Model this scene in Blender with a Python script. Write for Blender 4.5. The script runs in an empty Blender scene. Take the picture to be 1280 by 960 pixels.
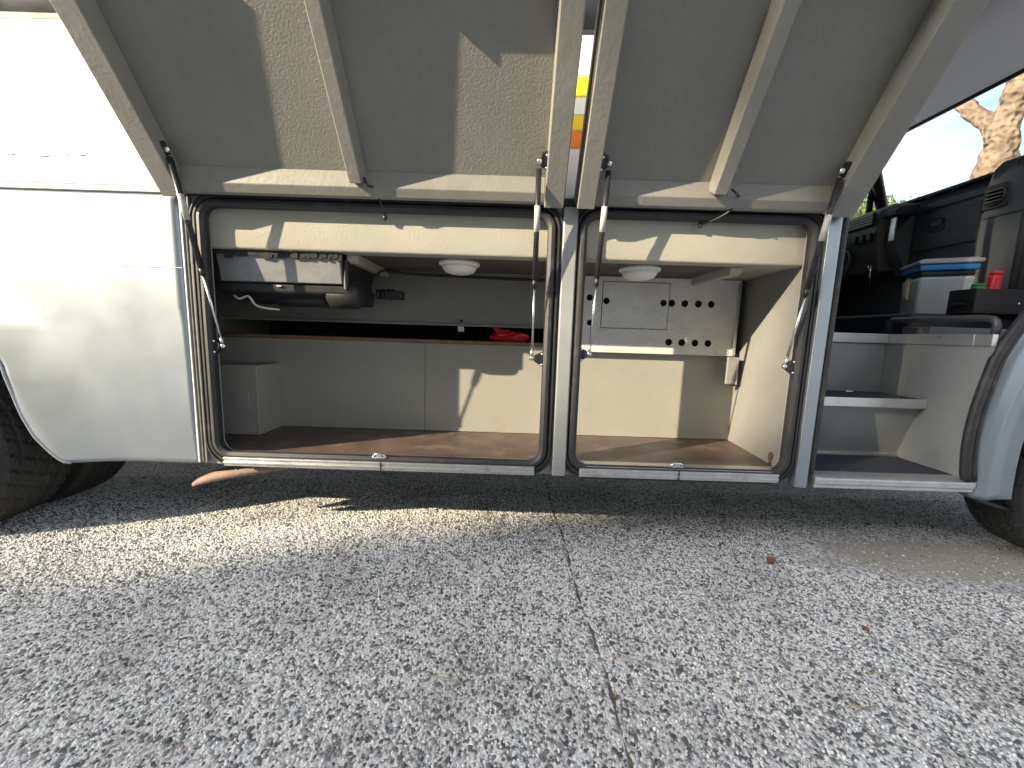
import bpy, math, random
import numpy as np
from mathutils import Vector, Matrix
random.seed(7); rng = np.random.default_rng(7)
rad = math.radians
scene = bpy.context.scene
col = scene.collection

# ------------------------------------------------------------------ camera
CAM_PITCH, CAM_ROLL = rad(7.5), rad(1.8)
cd = bpy.data.cameras.new('camera'); cd.sensor_width = 36; cd.lens = 36 * 481 / 1280
cd.clip_start = .02; cd.clip_end = 600
cam = bpy.data.objects.new('camera', cd); col.objects.link(cam); scene.camera = cam
fw = Vector((0, math.cos(CAM_PITCH), -math.sin(CAM_PITCH))); up = Vector((0, math.sin(CAM_PITCH), math.cos(CAM_PITCH))); rt = Vector((1, 0, 0))
ir = rt * math.cos(CAM_ROLL) + up * math.sin(CAM_ROLL); iu = up * math.cos(CAM_ROLL) - rt * math.sin(CAM_ROLL)
cam.matrix_world = Matrix(((ir.x, iu.x, -fw.x, 0), (ir.y, iu.y, -fw.y, -1.5), (ir.z, iu.z, -fw.z, .93), (0, 0, 0, 1)))
# ------------------------------------------------------------------ sky, sun, exposure
SUN = Vector((-1.80, -1.0, .85)).normalized()          # towards the sun
w = bpy.data.worlds.new('World'); scene.world = w; w.use_nodes = True
nt = w.node_tree; bg = nt.nodes['Background']
sky = nt.nodes.new('ShaderNodeTexSky'); sky.sky_type = 'NISHITA'; sky.sun_disc = False
sky.sun_elevation = math.asin(SUN.z); sky.sun_rotation = math.atan2(SUN.x, SUN.y)
sky.air_density = 1.0; sky.dust_density = 2.5; sky.ozone_density = .8
# thin broken cloud all over the sky: the sky's own light, paler
tcw = nt.nodes.new('ShaderNodeTexCoord'); mpw = nt.nodes.new('ShaderNodeMapping'); mpw.inputs['Scale'].default_value = (1, 1, 2.6); nt.links.new(tcw.outputs['Generated'], mpw.inputs[0])
cn = nt.nodes.new('ShaderNodeTexNoise'); cn.inputs['Scale'].default_value = 1.9; cn.inputs['Detail'].default_value = 7; cn.inputs['Roughness'].default_value = .55; nt.links.new(mpw.outputs[0], cn.inputs['Vector'])
cr = nt.nodes.new('ShaderNodeMapRange'); cr.inputs[1].default_value = .36; cr.inputs[2].default_value = .60; nt.links.new(cn.outputs['Fac'], cr.inputs[0])
hs = nt.nodes.new('ShaderNodeHueSaturation'); hs.inputs['Saturation'].default_value = .22; hs.inputs['Value'].default_value = 1.5; nt.links.new(sky.outputs[0], hs.inputs['Color'])
cm = nt.nodes.new('ShaderNodeMix'); cm.data_type = 'RGBA'; nt.links.new(cr.outputs[0], cm.inputs[0]); nt.links.new(sky.outputs[0], cm.inputs[6]); nt.links.new(hs.outputs[0], cm.inputs[7])
nt.links.new(cm.outputs[2], bg.inputs[0]); bg.inputs[1].default_value = .112
sl = bpy.data.lights.new('sun', 'SUN'); sl.energy = 4.8; sl.angle = rad(.53); sl.color = (1, .85, .60)
so = bpy.data.objects.new('sun', sl); col.objects.link(so)
so.rotation_euler = SUN.to_track_quat('Z', 'Y').to_euler(); so.location = (-8, -8, 8)
scene.view_settings.view_transform = 'Standard'; scene.view_settings.look = 'None'
scene.view_settings.gamma = 1; scene.view_settings.exposure = 1.45
scene.render.engine = 'CYCLES'
for a_, n_ in (('max_bounces', 7), ('diffuse_bounces', 4), ('glossy_bounces', 3), ('transmission_bounces', 4), ('transparent_max_bounces', 6)): setattr(scene.cycles, a_, n_)

# ------------------------------------------------------------------ materials
MATS = {}
def mat(name, base, rough=.5, metal=0., var=.12, vscale=6., bump=None, dust=None, coat=0., spec=.5, fine=None):
    """base colour with noise variation; bump=(kind, scale, strength, distance); dust=(colour, scale, low, high)"""
    m = bpy.data.materials.new(name); m.use_nodes = True; N = m.node_tree.nodes; L = m.node_tree.links
    b = N['Principled BSDF']; tc = N.new('ShaderNodeTexCoord')
    no = N.new('ShaderNodeTexNoise'); no.inputs['Scale'].default_value = vscale; no.inputs['Detail'].default_value = 6; no.inputs['Roughness'].default_value = .65
    L.new(tc.outputs['Object'], no.inputs['Vector'])
    rp = N.new('ShaderNodeValToRGB'); e = rp.color_ramp.elements
    e[0].position = .3; e[1].position = .7
    e[0].color = [c * (1 - var) for c in base] + [1]; e[1].color = [min(1, c * (1 + var)) for c in base] + [1]
    L.new(no.outputs['Fac'], rp.inputs[0]); out = rp.outputs[0]
    if fine:
        n3 = N.new('ShaderNodeTexNoise'); n3.inputs['Scale'].default_value = fine[0]; n3.inputs['Detail'].default_value = 3
        L.new(tc.outputs['Object'], n3.inputs['Vector'])
        mp = N.new('ShaderNodeMapRange'); mp.inputs[1].default_value = .3; mp.inputs[2].default_value = .7; mp.inputs[3].default_value = 1 - fine[1]; mp.inputs[4].default_value = 1 + fine[1]
        L.new(n3.outputs['Fac'], mp.inputs[0])
        mu = N.new('ShaderNodeVectorMath'); mu.operation = 'SCALE'; L.new(out, mu.inputs[0]); L.new(mp.outputs[0], mu.inputs['Scale']); out = mu.outputs[0]
    rv = N.new('ShaderNodeMapRange'); rv.inputs[3].default_value = max(.02, rough - .08); rv.inputs[4].default_value = min(1, rough + .10)
    L.new(no.outputs['Fac'], rv.inputs[0]); L.new(rv.outputs[0], b.inputs['Roughness'])
    if dust:
        n2 = N.new('ShaderNodeTexNoise'); n2.inputs['Scale'].default_value = dust[1]; n2.inputs['Detail'].default_value = 8; n2.inputs['Roughness'].default_value = .7
        L.new(tc.outputs['Object'], n2.inputs['Vector'])
        mr = N.new('ShaderNodeMapRange'); mr.inputs[1].default_value = dust[2]; mr.inputs[2].default_value = dust[3]; L.new(n2.outputs['Fac'], mr.inputs[0])
        mx = N.new('ShaderNodeMix'); mx.data_type = 'RGBA'; L.new(mr.outputs[0], mx.inputs[0]); L.new(out, mx.inputs[6]); mx.inputs[7].default_value = list(dust[0]) + [1]; out = mx.outputs[2]
    L.new(out, b.inputs['Base Color'])
    b.inputs['Metallic'].default_value = metal; b.inputs['Coat Weight'].default_value = coat; b.inputs['Coat Roughness'].default_value = .08
    b.inputs['Specular IOR Level'].default_value = spec
    if bump:
        kind, sc, st, di = bump
        if kind == 'noise':
            t = N.new('ShaderNodeTexNoise'); t.inputs['Scale'].default_value = sc; t.inputs['Detail'].default_value = 2; o = t.outputs['Fac']
        elif kind == 'peel':
            t = N.new('ShaderNodeTexVoronoi'); t.feature = 'SMOOTH_F1'; t.inputs['Scale'].default_value = sc; o = t.outputs['Distance']
            t.inputs['Smoothness'].default_value = .8
        elif kind == 'rib':
            t = N.new('ShaderNodeTexWave'); t.inputs['Scale'].default_value = sc; o = t.outputs['Fac']
        L.new(tc.outputs['Object'], t.inputs['Vector'])
        bp = N.new('ShaderNodeBump'); bp.inputs['Strength'].default_value = st; bp.inputs['Distance'].default_value = di
        L.new(o, bp.inputs['Height']); L.new(bp.outputs[0], b.inputs['Normal'])
    MATS[name] = m; return m
def M(n): return MATS[n]
mat('body_silver', (.31, .345, .39), .38, .75, .04, 3, coat=.25, bump=('noise', 1.7, .10, .02))
mat('body_white', (.74, .73, .71), .32, .0, .03, 3, coat=.5, bump=('noise', 3, .08, .01))
mat('body_edge', (.55, .56, .56), .45, .2, .12, 20, dust=((.30, .27, .22), 9, .58, .8))
mat('hatch_skin', (.70, .71, .71), .4, .2, .04)
mat('hatch_grey', (.205, .200, .180), .50, 0, .10, 2.5, bump=('noise', 150, .38, .0035), fine=(60, .04))
mat('rail_grey', (.225, .218, .195), .5, 0, .08, 12, bump=('noise', 70, .22, .004), dust=((.30, .285, .25), 14, .60, .8))
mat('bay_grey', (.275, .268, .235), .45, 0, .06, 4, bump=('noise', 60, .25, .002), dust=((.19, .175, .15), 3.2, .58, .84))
mat('bay_grey_shaded', (.165, .162, .15), .5, 0, .08, 4, bump=('noise', 60, .25, .002), dust=((.11, .10, .09), 4, .55, .8))  # bay grey with shade put into the colour, upper back panel and left wall
mat('bay_grey_dimmed', (.205, .203, .19), .5, 0, .08, 5, bump=('noise', 60, .25, .002), dust=((.15, .13, .11), 5, .60, .85))  # bay grey darkened in colour to hold back strong sun on the right wall
mat('beam_grey', (.38, .362, .305), .5, 0, .06, 5, bump=('noise', 130, .35, .003), dust=((.36, .33, .28), 7, .58, .85))
mat('pillar_grey', (.28, .29, .29), .4, .15, .08, 8, dust=((.33, .31, .27), 10, .6, .85))
mat('rubber', (.022, .022, .024), .55, 0, .3, 20, dust=((.11, .105, .095), 12, .55, .85))
mat('rubber_grey', (.16, .158, .15), .6, 0, .25, 25, dust=((.27, .25, .22), 14, .55, .8))
mat('black_plastic', (.016, .016, .018), .45, 0, .3, 20)
mat('black_metal', (.014, .014, .015), .35, 0, .2, 40)
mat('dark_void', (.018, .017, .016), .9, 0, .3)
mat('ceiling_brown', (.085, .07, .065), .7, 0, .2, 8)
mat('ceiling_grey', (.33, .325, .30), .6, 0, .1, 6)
mat('alu', (.60, .60, .59), .36, .85, .12, 30, bump=('noise', 90, .2, .001), dust=((.34, .30, .25), 16, .56, .78))
mat('heater_grey', (.24, .245, .25), .38, .3, .12, 12, dust=((.15, .14, .13), 10, .5, .75))
mat('alu_clean', (.68, .68, .68), .3, .8, .08, 20)
mat('perforated', (.70, .69, .67), .42, .15, .08, 8)
mat('chrome', (.75, .75, .75), .15, 1, .05, 30)
mat('strut_black', (.02, .02, .022), .28, 0, .2, 30)
mat('label_white', (.42, .42, .41), .5, 0, .08, 60)
mat('lens_white', (.80, .80, .78), .35, 0, .03, 10)
mat('wood_floor', (.095, .066, .054), .42, 0, .4, 9, bump=('noise', 40, .3, .003), dust=((.21, .18, .155), 8, .54, .74))
mat('wood_rail', (.20, .11, .06), .5, 0, .3, 30)
mat('tyre', (.020, .0195, .019), .7, 0, .25, 30, dust=((.034, .032, .029), 9, .5, .8))
mat('rim', (.35, .35, .34), .4, .6, .2)
mat('rust_dark', (.11, .055, .032), .9, 0, .4, 60)
mat('rust', (.20, .13, .10), .8, 0, .3, 14, bump=('noise', 70, .6, .004), dust=((.23, .18, .15), 9, .45, .7))
mat('underbody', (.02, .019, .018), .9, 0, .3)
mat('mat_blue', (.035, .04, .055), .9, 0, .4, 60, bump=('noise', 220, .8, .004), fine=(240, .5))
mat('dash_slate', (.075, .086, .10), .52, 0, .12, 20, bump=('noise', 260, .2, .001))
mat('dash_dark', (.020, .022, .027), .55, 0, .2, 20)
mat('dash_brown', (.16, .145, .125), .5, 0, .1, 20)
mat('dash_grey', (.13, .14, .15), .5, 0, .1, 20)
mat('vent_beige', (.50, .45, .33), .5, 0, .1, 20)
mat('blind_grey', (.78, .76, .77), .7, 0, .03, 3)
mat('bin_grey', (.40, .42, .45), .4, 0, .06, 4)
mat('bin_lid', (.42, .44, .46), .35, 0, .05, 5)
mat('bin_blue', (.03, .24, .55), .35, 0, .05, 5)
mat('cream', (.62, .55, .36), .5, 0, .08, 20)
mat('red', (.62, .02, .035), .35, 0, .1, 10)
mat('red_bag', (.60, .02, .03), .5, 0, .15, 30, bump=('noise', 50, .8, .006))
mat('green', (.03, .22, .06), .4, 0, .1, 10)
mat('tube_grey', (.06, .06, .064), .4, .1, .15, 30)
mat('decal_white', (.86, .86, .85), .4)
mat('decal_yellow', (.82, .60, .02), .4)
mat('decal_orange', (.78, .22, .03), .4)
mat('scuff', (.10, .09, .085), .7)
mat('tape', (.45, .42, .36), .6)
mat('bark', (.15, .105, .075), .9, 0, .45, 4, bump=('peel', 11, 1, .09), dust=((.24, .17, .12), 6, .45, .65))
mat('leaf_green', (.13, .16, .03), .6, 0, .35, 2)
mat('leaf_pine', (.045, .075, .03), .6, 0, .35, 2)
mat('hedge_leaf', (.05, .08, .03), .6, 0, .35, 2)
mat('dead_leaf', (.24, .11, .05), .8, 0, .3, 60)
mat('joint_dirt', (.16, .13, .105), .95, 0, .5, 120, bump=('noise', 300, 1, .004))
mat('twig', (.38, .30, .16), .8, 0, .3, 60)
mat('window_dark', (.012, .014, .016), .04, 0, .1, 3, spec=.8)
def translucent(name, c, t):
    m = MATS[name]; N = m.node_tree.nodes; L = m.node_tree.links; b = N['Principled BSDF']; tr = N.new('ShaderNodeBsdfTranslucent'); tr.inputs[0].default_value = c + (1,)
    x = N.new('ShaderNodeMixShader'); x.inputs[0].default_value = t; L.new(b.outputs[0], x.inputs[1]); L.new(tr.outputs[0], x.inputs[2]); L.new(x.outputs[0], N['Material Output'].inputs[0])
translucent('blind_grey', (.82, .79, .81), .55)
translucent('leaf_green', (.20, .24, .04), .35); translucent('leaf_pine', (.08, .12, .04), .2)
def glass(name, tint):
    m = bpy.data.materials.new(name); m.use_nodes = True; N = m.node_tree.nodes; L = m.node_tree.links; N.remove(N['Principled BSDF'])
    t = N.new('ShaderNodeBsdfTransparent'); t.inputs[0].default_value = tint + (1,); g = N.new('ShaderNodeBsdfGlossy'); g.inputs['Roughness'].default_value = .02
    f = N.new('ShaderNodeFresnel'); f.inputs[0].default_value = 1.35; x = N.new('ShaderNodeMixShader')
    L.new(f.outputs[0], x.inputs[0]); L.new(t.outputs[0], x.inputs[1]); L.new(g.outputs[0], x.inputs[2]); L.new(x.outputs[0], N['Material Output'].inputs[0]); MATS[name] = m
glass('glass', (.90, .95, .95))
# dimpled aluminium: rows of small pressed dots
def dimples():
    m = MATS['perforated']; N = m.node_tree.nodes; L = m.node_tree.links; b = N['Principled BSDF']; tc = N.new('ShaderNodeTexCoord')
    vm = N.new('ShaderNodeVectorMath'); vm.operation = 'SCALE'; vm.inputs['Scale'].default_value = 2 * math.pi / .0135
    L.new(tc.outputs['Object'], vm.inputs[0]); sx = N.new('ShaderNodeSeparateXYZ'); L.new(vm.outputs[0], sx.inputs[0])
    a = N.new('ShaderNodeMath'); a.operation = 'SINE'; L.new(sx.outputs[0], a.inputs[0]); c = N.new('ShaderNodeMath'); c.operation = 'SINE'; L.new(sx.outputs[2], c.inputs[0])
    d = N.new('ShaderNodeMath'); d.operation = 'MULTIPLY'; L.new(a.outputs[0], d.inputs[0]); L.new(c.outputs[0], d.inputs[1])
    bp = N.new('ShaderNodeBump'); bp.inputs['Strength'].default_value = .7; bp.inputs['Distance'].default_value = .0025
    L.new(d.outputs[0], bp.inputs['Height']); L.new(bp.outputs[0], b.inputs['Normal'])
dimples()

# ------------------------------------------------------------------ mesh helpers
def tag(o, label=None, cat=None, group=None, kind=None):
    if label: o['label'] = label
    if cat: o['category'] = cat
    if group: o['group'] = group
    if kind: o['kind'] = kind
    return o
def empty(name, loc=(0, 0, 0), rz=0, parent=None):
    o = bpy.data.objects.new(name, None); o.empty_display_size = .1; col.objects.link(o); o.location = loc; o.rotation_euler = (0, 0, rz); o.parent = parent; return o
def obj(name, V, F, m, parent=None, smooth=False, bevel=0., seg=2):
    me = bpy.data.meshes.new(name); me.from_pydata([tuple(v) for v in V], [], F); me.materials.append(M(m)); me.validate()
    if smooth: me.polygons.foreach_set('use_smooth', [True] * len(me.polygons))
    o = bpy.data.objects.new(name, me); col.objects.link(o); o.parent = parent
    if bevel:
        b = o.modifiers.new('bevel', 'BEVEL'); b.width = bevel; b.segments = seg; b.limit_method = 'ANGLE'; b.angle_limit = rad(35)
        me.polygons.foreach_set('use_smooth', [True] * len(me.polygons))
        try: b.harden_normals = True
        except Exception: pass
    return o
BF = [(0, 3, 2, 1), (4, 5, 6, 7), (0, 1, 5, 4), (1, 2, 6, 5), (2, 3, 7, 6), (3, 0, 4, 7)]
def bv(x0, x1, y0, y1, z0, z1): return [(x0, y0, z0), (x1, y0, z0), (x1, y1, z0), (x0, y1, z0), (x0, y0, z1), (x1, y0, z1), (x1, y1, z1), (x0, y1, z1)]
def box(name, x0, x1, y0, y1, z0, z1, m, parent=None, bevel=.003): return obj(name, bv(x0, x1, y0, y1, z0, z1), BF, m, parent, bevel=bevel)
def multi(name, solids, m, parent=None, bevel=0., smooth=False):
    V = []; F = []
    for v, f in solids:
        n = len(V); V += list(v); F += [tuple(i + n for i in q) for q in f]
    return obj(name, V, F, m, parent, smooth, bevel)
def prism_data(poly, axis, a, b):
    n = len(poly)
    def P(p, t):
        return (t, p[0], p[1]) if axis == 0 else (p[0], t, p[1]) if axis == 1 else (p[0], p[1], t)
    V = [P(p, a) for p in poly] + [P(p, b) for p in poly]
    F = [tuple(range(n))[::-1], tuple(range(n, 2 * n))] + [(i, (i + 1) % n, n + (i + 1) % n, n + i) for i in range(n)]
    return V, F
def prism(name, poly, axis, a, b, m, parent=None, bevel=.0): return obj(name, *prism_data(poly, axis, a, b), m, parent, bevel=bevel)
def tube_data(pts, r, n=10, closed=False):
    pts = [Vector(p) for p in pts]; k = len(pts); rs = r if isinstance(r, (list, tuple)) else [r] * k
    V = []; F = []; prev = None
    for i, p in enumerate(pts):
        a = pts[i - 1] if (i > 0 or closed) else p; b = pts[(i + 1) % k] if (i < k - 1 or closed) else p
        t = (b - a).normalized()
        if prev is None:
            q = Vector((0, 0, 1)) if abs(t.z) < .9 else Vector((1, 0, 0)); s = t.cross(q).normalized()
        else: s = (prev - t * prev.dot(t)).normalized()
        prev = s; c = t.cross(s)
        for j in range(n):
            an = 2 * math.pi * j / n; V.append(p + (s * math.cos(an) + c * math.sin(an)) * rs[i])
    for i in range(k if closed else k - 1):
        for j in range(n):
            F.append((i * n + j, i * n + (j + 1) % n, ((i + 1) % k) * n + (j + 1) % n, ((i + 1) % k) * n + j))
    if not closed: F += [tuple(range(n))[::-1], tuple(range((k - 1) * n, k * n))]
    return V, F
def spline(pts, k=6):
    P = [Vector(p) for p in pts]; P = [P[0]] + P + [P[-1]]; out = []
    for i in range(1, len(P) - 2):
        a, b, c, d = P[i - 1:i + 3]
        for j in range(k):
            t = j / k; out.append(.5 * ((2 * b) + (c - a) * t + (2 * a - 5 * b + 4 * c - d) * t * t + (3 * b - a - 3 * c + d) * t ** 3))
    return out + [P[-2]]
def tube(name, pts, r, m, parent=None, n=10, closed=False):
    if name in ('cable', 'light_cable', 'brake_hose'): pts = spline(pts)
    return obj(name, *tube_data(pts, r, n, closed), m, parent, smooth=True)
def lathe_data(prof, origin, axis, n=32):
    """prof: list of (r, t) along axis (0,1,2)"""
    V = []; F = []
    for r, t in prof:
        for j in range(n):
            a = 2 * math.pi * j / n; c, s = r * math.cos(a), r * math.sin(a)
            p = (t, c, s) if axis == 0 else (c, t, s) if axis == 1 else (c, s, t)
            V.append((p[0] + origin[0], p[1] + origin[1], p[2] + origin[2]))
    for i in range(len(prof) - 1):
        for j in range(n): F.append((i * n + j, i * n + (j + 1) % n, (i + 1) * n + (j + 1) % n, (i + 1) * n + j))
    if prof[0][0] > 1e-6: F.append(tuple(range(n))[::-1])
    if prof[-1][0] > 1e-6: F.append(tuple(range((len(prof) - 1) * n, len(prof) * n)))
    return V, F
def lathe(name, prof, origin, axis, m, parent=None, n=32): return obj(name, *lathe_data(prof, origin, axis, n), m, parent, smooth=True)
def rrect(x0, x1, z0, z1, r, k=8):
    out = []
    for cx, cz, a0 in ((x1 - r, z1 - r, 0), (x0 + r, z1 - r, 90), (x0 + r, z0 + r, 180), (x1 - r, z0 + r, 270)):
        for i in range(k + 1):
            a = rad(a0 + 90 * i / k); out.append((cx + r * math.cos(a), cz + r * math.sin(a)))
    return out
def frame_sweep(name, path, section, m, parent=None):
    """sweep a section of (outward offset, y) along a closed x-z path"""
    n = len(path); k = len(section); V = []; F = []
    cx = sum(p[0] for p in path) / n; cz = sum(p[1] for p in path) / n
    for i in range(n):
        a = path[i - 1]; b = path[(i + 1) % n]; tx, tz = b[0] - a[0], b[1] - a[1]; l = math.hypot(tx, tz); nx, nz = tz / l, -tx / l
        for o, y in section: V.append((path[i][0] + nx * o, y, path[i][1] + nz * o))
    for i in range(n):
        for j in range(k): F.append((i * k + j, ((i + 1) % n) * k + j, ((i + 1) % n) * k + (j + 1) % k, i * k + (j + 1) % k))
    return obj(name, V, F, m, parent, bevel=.0015)
def plate(name, outer, holes, y0, y1, m, parent=None, bevel=0.):
    """flat sheet in x-z with real holes, between y0 and y1"""
    cu = bpy.data.curves.new('outline', 'CURVE'); cu.dimensions = '2D'; cu.fill_mode = 'BOTH'; cu.extrude = abs(y1 - y0) / 2
    for lp in [outer] + holes:
        s = cu.splines.new('POLY'); s.points.add(len(lp) - 1); s.use_cyclic_u = True
        for i, p in enumerate(lp): s.points[i].co = (p[0], p[1], 0, 1)
    t = bpy.data.objects.new('outline', cu); col.objects.link(t); dg = bpy.context.evaluated_depsgraph_get()
    me = bpy.data.meshes.new_from_object(t.evaluated_get(dg)); bpy.data.objects.remove(t); bpy.data.curves.remove(cu)
    ym = (y0 + y1) / 2
    for v in me.vertices: v.co = Vector((v.co.x, ym - v.co.z, v.co.y))
    me.name = name; me.materials.clear(); me.materials.append(M(m)); o = bpy.data.objects.new(name, me); col.objects.link(o); o.parent = parent; return o
def circ(cx, cz, r, n=16): return [(cx + r * math.cos(2 * math.pi * i / n), cz + r * math.sin(2 * math.pi * i / n)) for i in range(n)]
def rect(x0, x1, z0, z1): return [(x0, z0), (x1, z0), (x1, z1), (x0, z1)]
def sstep(a, b, x):
    t = min(1, max(0, (x - a) / (b - a))); return t * t * (3 - 2 * t)
def interp(tab, x):
    if x <= tab[0][0]: return tab[0][1]
    for (a, p), (b, q) in zip(tab, tab[1:]):
        if x <= b: return p + (q - p) * (x - a) / (b - a)
    return tab[-1][1]
def np_mesh(name, V, F, m, parent=None, attr=None, smooth=False):
    """V (n,3) float array, F (k,3|4) int array"""
    me = bpy.data.meshes.new(name); k = F.shape[1]
    me.vertices.add(len(V)); me.vertices.foreach_set('co', V.astype(np.float32).ravel())
    me.loops.add(F.size); me.loops.foreach_set('vertex_index', F.astype(np.int32).ravel())
    me.polygons.add(len(F)); me.polygons.foreach_set('loop_start', np.arange(0, F.size, k, dtype=np.int32)); me.polygons.foreach_set('loop_total', np.full(len(F), k, dtype=np.int32))
    if smooth: me.polygons.foreach_set('use_smooth', np.ones(len(F), dtype=bool))
    if attr is not None:
        a = me.attributes.new('tone', 'FLOAT', 'POINT'); a.data.foreach_set('value', attr.astype(np.float32))
    me.update(calc_edges=True); me.materials.append(M(m) if isinstance(m, str) else m)
    o = bpy.data.objects.new(name, me); col.objects.link(o); o.parent = parent; return o

# ================================================================== GROUND
def ground_material():
    m = bpy.data.materials.new('exposed_aggregate'); m.use_nodes = True; N = m.node_tree.nodes; L = m.node_tree.links; b = N['Principled BSDF']
    tc = N.new('ShaderNodeTexCoord'); P = tc.outputs['Object']
    def noise(s, d=4, r=.6):
        n = N.new('ShaderNodeTexNoise'); n.inputs['Scale'].default_value = s; n.inputs['Detail'].default_value = d; n.inputs['Roughness'].default_value = r; L.new(P, n.inputs['Vector']); return n.outputs['Fac']
    def ramp(src, stops):
        r = N.new('ShaderNodeValToRGB'); e = r.color_ramp.elements
        while len(e) < len(stops): e.new(.5)
        for i, (p, c) in enumerate(stops): e[i].position = p; e[i].color = tuple(c) + (1,)
        L.new(src, r.inputs[0]); return r.outputs[0]
    def mix(f, a, c, mode='MIX'):
        x = N.new('ShaderNodeMix'); x.data_type = 'RGBA'; x.blend_type = mode
        if isinstance(f, float): x.inputs[0].default_value = f
        else: L.new(f, x.inputs[0])
        for s, v in ((6, a), (7, c)):
            if isinstance(v, tuple): x.inputs[s].default_value = v + (1,)
            else: L.new(v, x.inputs[s])
        return x.outputs[2]
    vo = N.new('ShaderNodeTexVoronoi'); vo.inputs['Scale'].default_value = 120; L.new(P, vo.inputs['Vector'])
    sp = N.new('ShaderNodeSeparateColor'); L.new(vo.outputs['Color'], sp.inputs[0])
    cells = ramp(sp.outputs[0], [(0, (.11, .115, .12)), (.3, (.40, .40, .395)), (.55, (.68, .675, .66)), (1, (.83, .82, .80))])
    grain = ramp(noise(400, 3), [(.3, (.60, .60, .60)), (.7, (1.2, 1.2, 1.2))])
    base = mix(1.0, cells, grain, 'MULTIPLY')
    large = ramp(noise(2.3, 6, .7), [(.32, (.68, .67, .66)), (.5, (1, 1, 1)), (.72, (1.06, 1.06, 1.06))])
    base = mix(1.0, base, large, 'MULTIPLY')
    # fine sandy silt lying in the low spots by the front wheel
    sxyz = N.new('ShaderNodeSeparateXYZ'); L.new(P, sxyz.inputs[0])
    def dist(cx, cy, rx, ry):
        mp = N.new('ShaderNodeMapping'); L.new(P, mp.inputs[0]); mp.inputs['Location'].default_value = (-cx / rx, -cy / ry, 0); mp.inputs['Scale'].default_value = (1 / rx, 1 / ry, 0)
        ln = N.new('ShaderNodeVectorMath'); ln.operation = 'LENGTH'; L.new(mp.outputs[0], ln.inputs[0]); return ln.outputs['Value']
    ad = N.new('ShaderNodeMath'); ad.operation = 'ADD'; L.new(dist(2.0, .10, .75, .22), ad.inputs[0]); L.new(noise(5, 5), ad.inputs[1])
    sm = N.new('ShaderNodeMapRange'); sm.inputs[1].default_value = 1.45; sm.inputs[2].default_value = 1.1; sm.inputs[3].default_value = 0; sm.inputs[4].default_value = .85; L.new(ad.outputs[0], sm.inputs[0])
    base = mix(sm.outputs[0], base, (.36, .325, .27))
    L.new(base, b.inputs['Base Color']); b.inputs['Roughness'].default_value = .85
    b1 = N.new('ShaderNodeBump'); b1.inputs['Strength'].default_value = .8; b1.inputs['Distance'].default_value = .004; L.new(vo.outputs['Distance'], b1.inputs['Height']); b1.invert = True
    b2 = N.new('ShaderNodeBump'); b2.inputs['Strength'].default_value = .6; b2.inputs['Distance'].default_value = .003; L.new(noise(300, 3), b2.inputs['Height']); L.new(b1.outputs[0], b2.inputs['Normal'])
    L.new(b2.outputs[0], b.inputs['Normal']); MATS['ground'] = m
    # pebbles: tone attribute picks the stone colour
    m = bpy.data.materials.new('pebble_stone'); m.use_nodes = True; N = m.node_tree.nodes; L = m.node_tree.links; b = N['Principled BSDF']
    at = N.new('ShaderNodeAttribute'); at.attribute_name = 'tone'; tc = N.new('ShaderNodeTexCoord'); P = tc.outputs['Object']
    c = ramp(at.outputs['Fac'], [(0, (.055, .058, .063)), (.2, (.13, .135, .14)), (.45, (.38, .38, .38)), (.75, (.75, .745, .73)), (.97, (.87, .865, .85)), (1, (.42, .28, .22))])
    g = ramp(noise(500, 3), [(.3, (.75, .75, .75)), (.7, (1.15, 1.15, 1.15))])
    wear = ramp(noise(2.3, 6, .7), [(.32, (.70, .69, .68)), (.5, (1, 1, 1)), (.72, (1.06, 1.06, 1.06))])
    L.new(mix(1.0, mix(1.0, c, g, 'MULTIPLY'), wear, 'MULTIPLY'), b.inputs['Base Color']); b.inputs['Roughness'].default_value = .6; MATS['pebble'] = m
ground_material()
JX = .262   # expansion joint, running away from the camera under the bus
def joint_x(y, s): return JX - .036 * y + .006 * math.sin(y * 9) + .003 * math.sin(y * 31 + s) + .0022 * math.sin(y * 83 + 2 * s) + .0014 * math.sin(y * 197 + s) + s * .0034
ys = [-400, -60, -8, -3] + list(np.linspace(-2.2, 1.6, 420)) + [4, 30, 400]
V = []; F = []
for y in ys:
    yj = max(-3, min(3, y))
    l, r = joint_x(yj, -1), joint_x(yj, 1)
    V += [(-400, y, 0), (l - .004, y, 0), (l, y, -.002), (l + .001, y, -.009), (r - .001, y, -.010), (r, y, -.002), (r + .004, y, 0), (400, y, 0)]
for i in range(len(ys) - 1):
    for j in range(7): F.append((i * 8 + j, i * 8 + j + 1, (i + 1) * 8 + j + 1, (i + 1) * 8 + j))
gr = obj('ground', V, F, 'ground'); tag(gr, 'exposed aggregate concrete yard with a joint running under the minibus', kind='structure')
jd = obj('joint_filler', [(joint_x(y, s_) + s_ * .003, y, -.004 + .0012 * math.sin(y * 57)) for y in np.linspace(-2.2, 1.6, 200) for s_ in (-1, 1)], [(2 * i, 2 * i + 1, 2 * i + 3, 2 * i + 2) for i in range(199)], 'joint_dirt'); tag(jd, 'brown dirt packed in the joint of the concrete yard', kind='structure')
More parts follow.
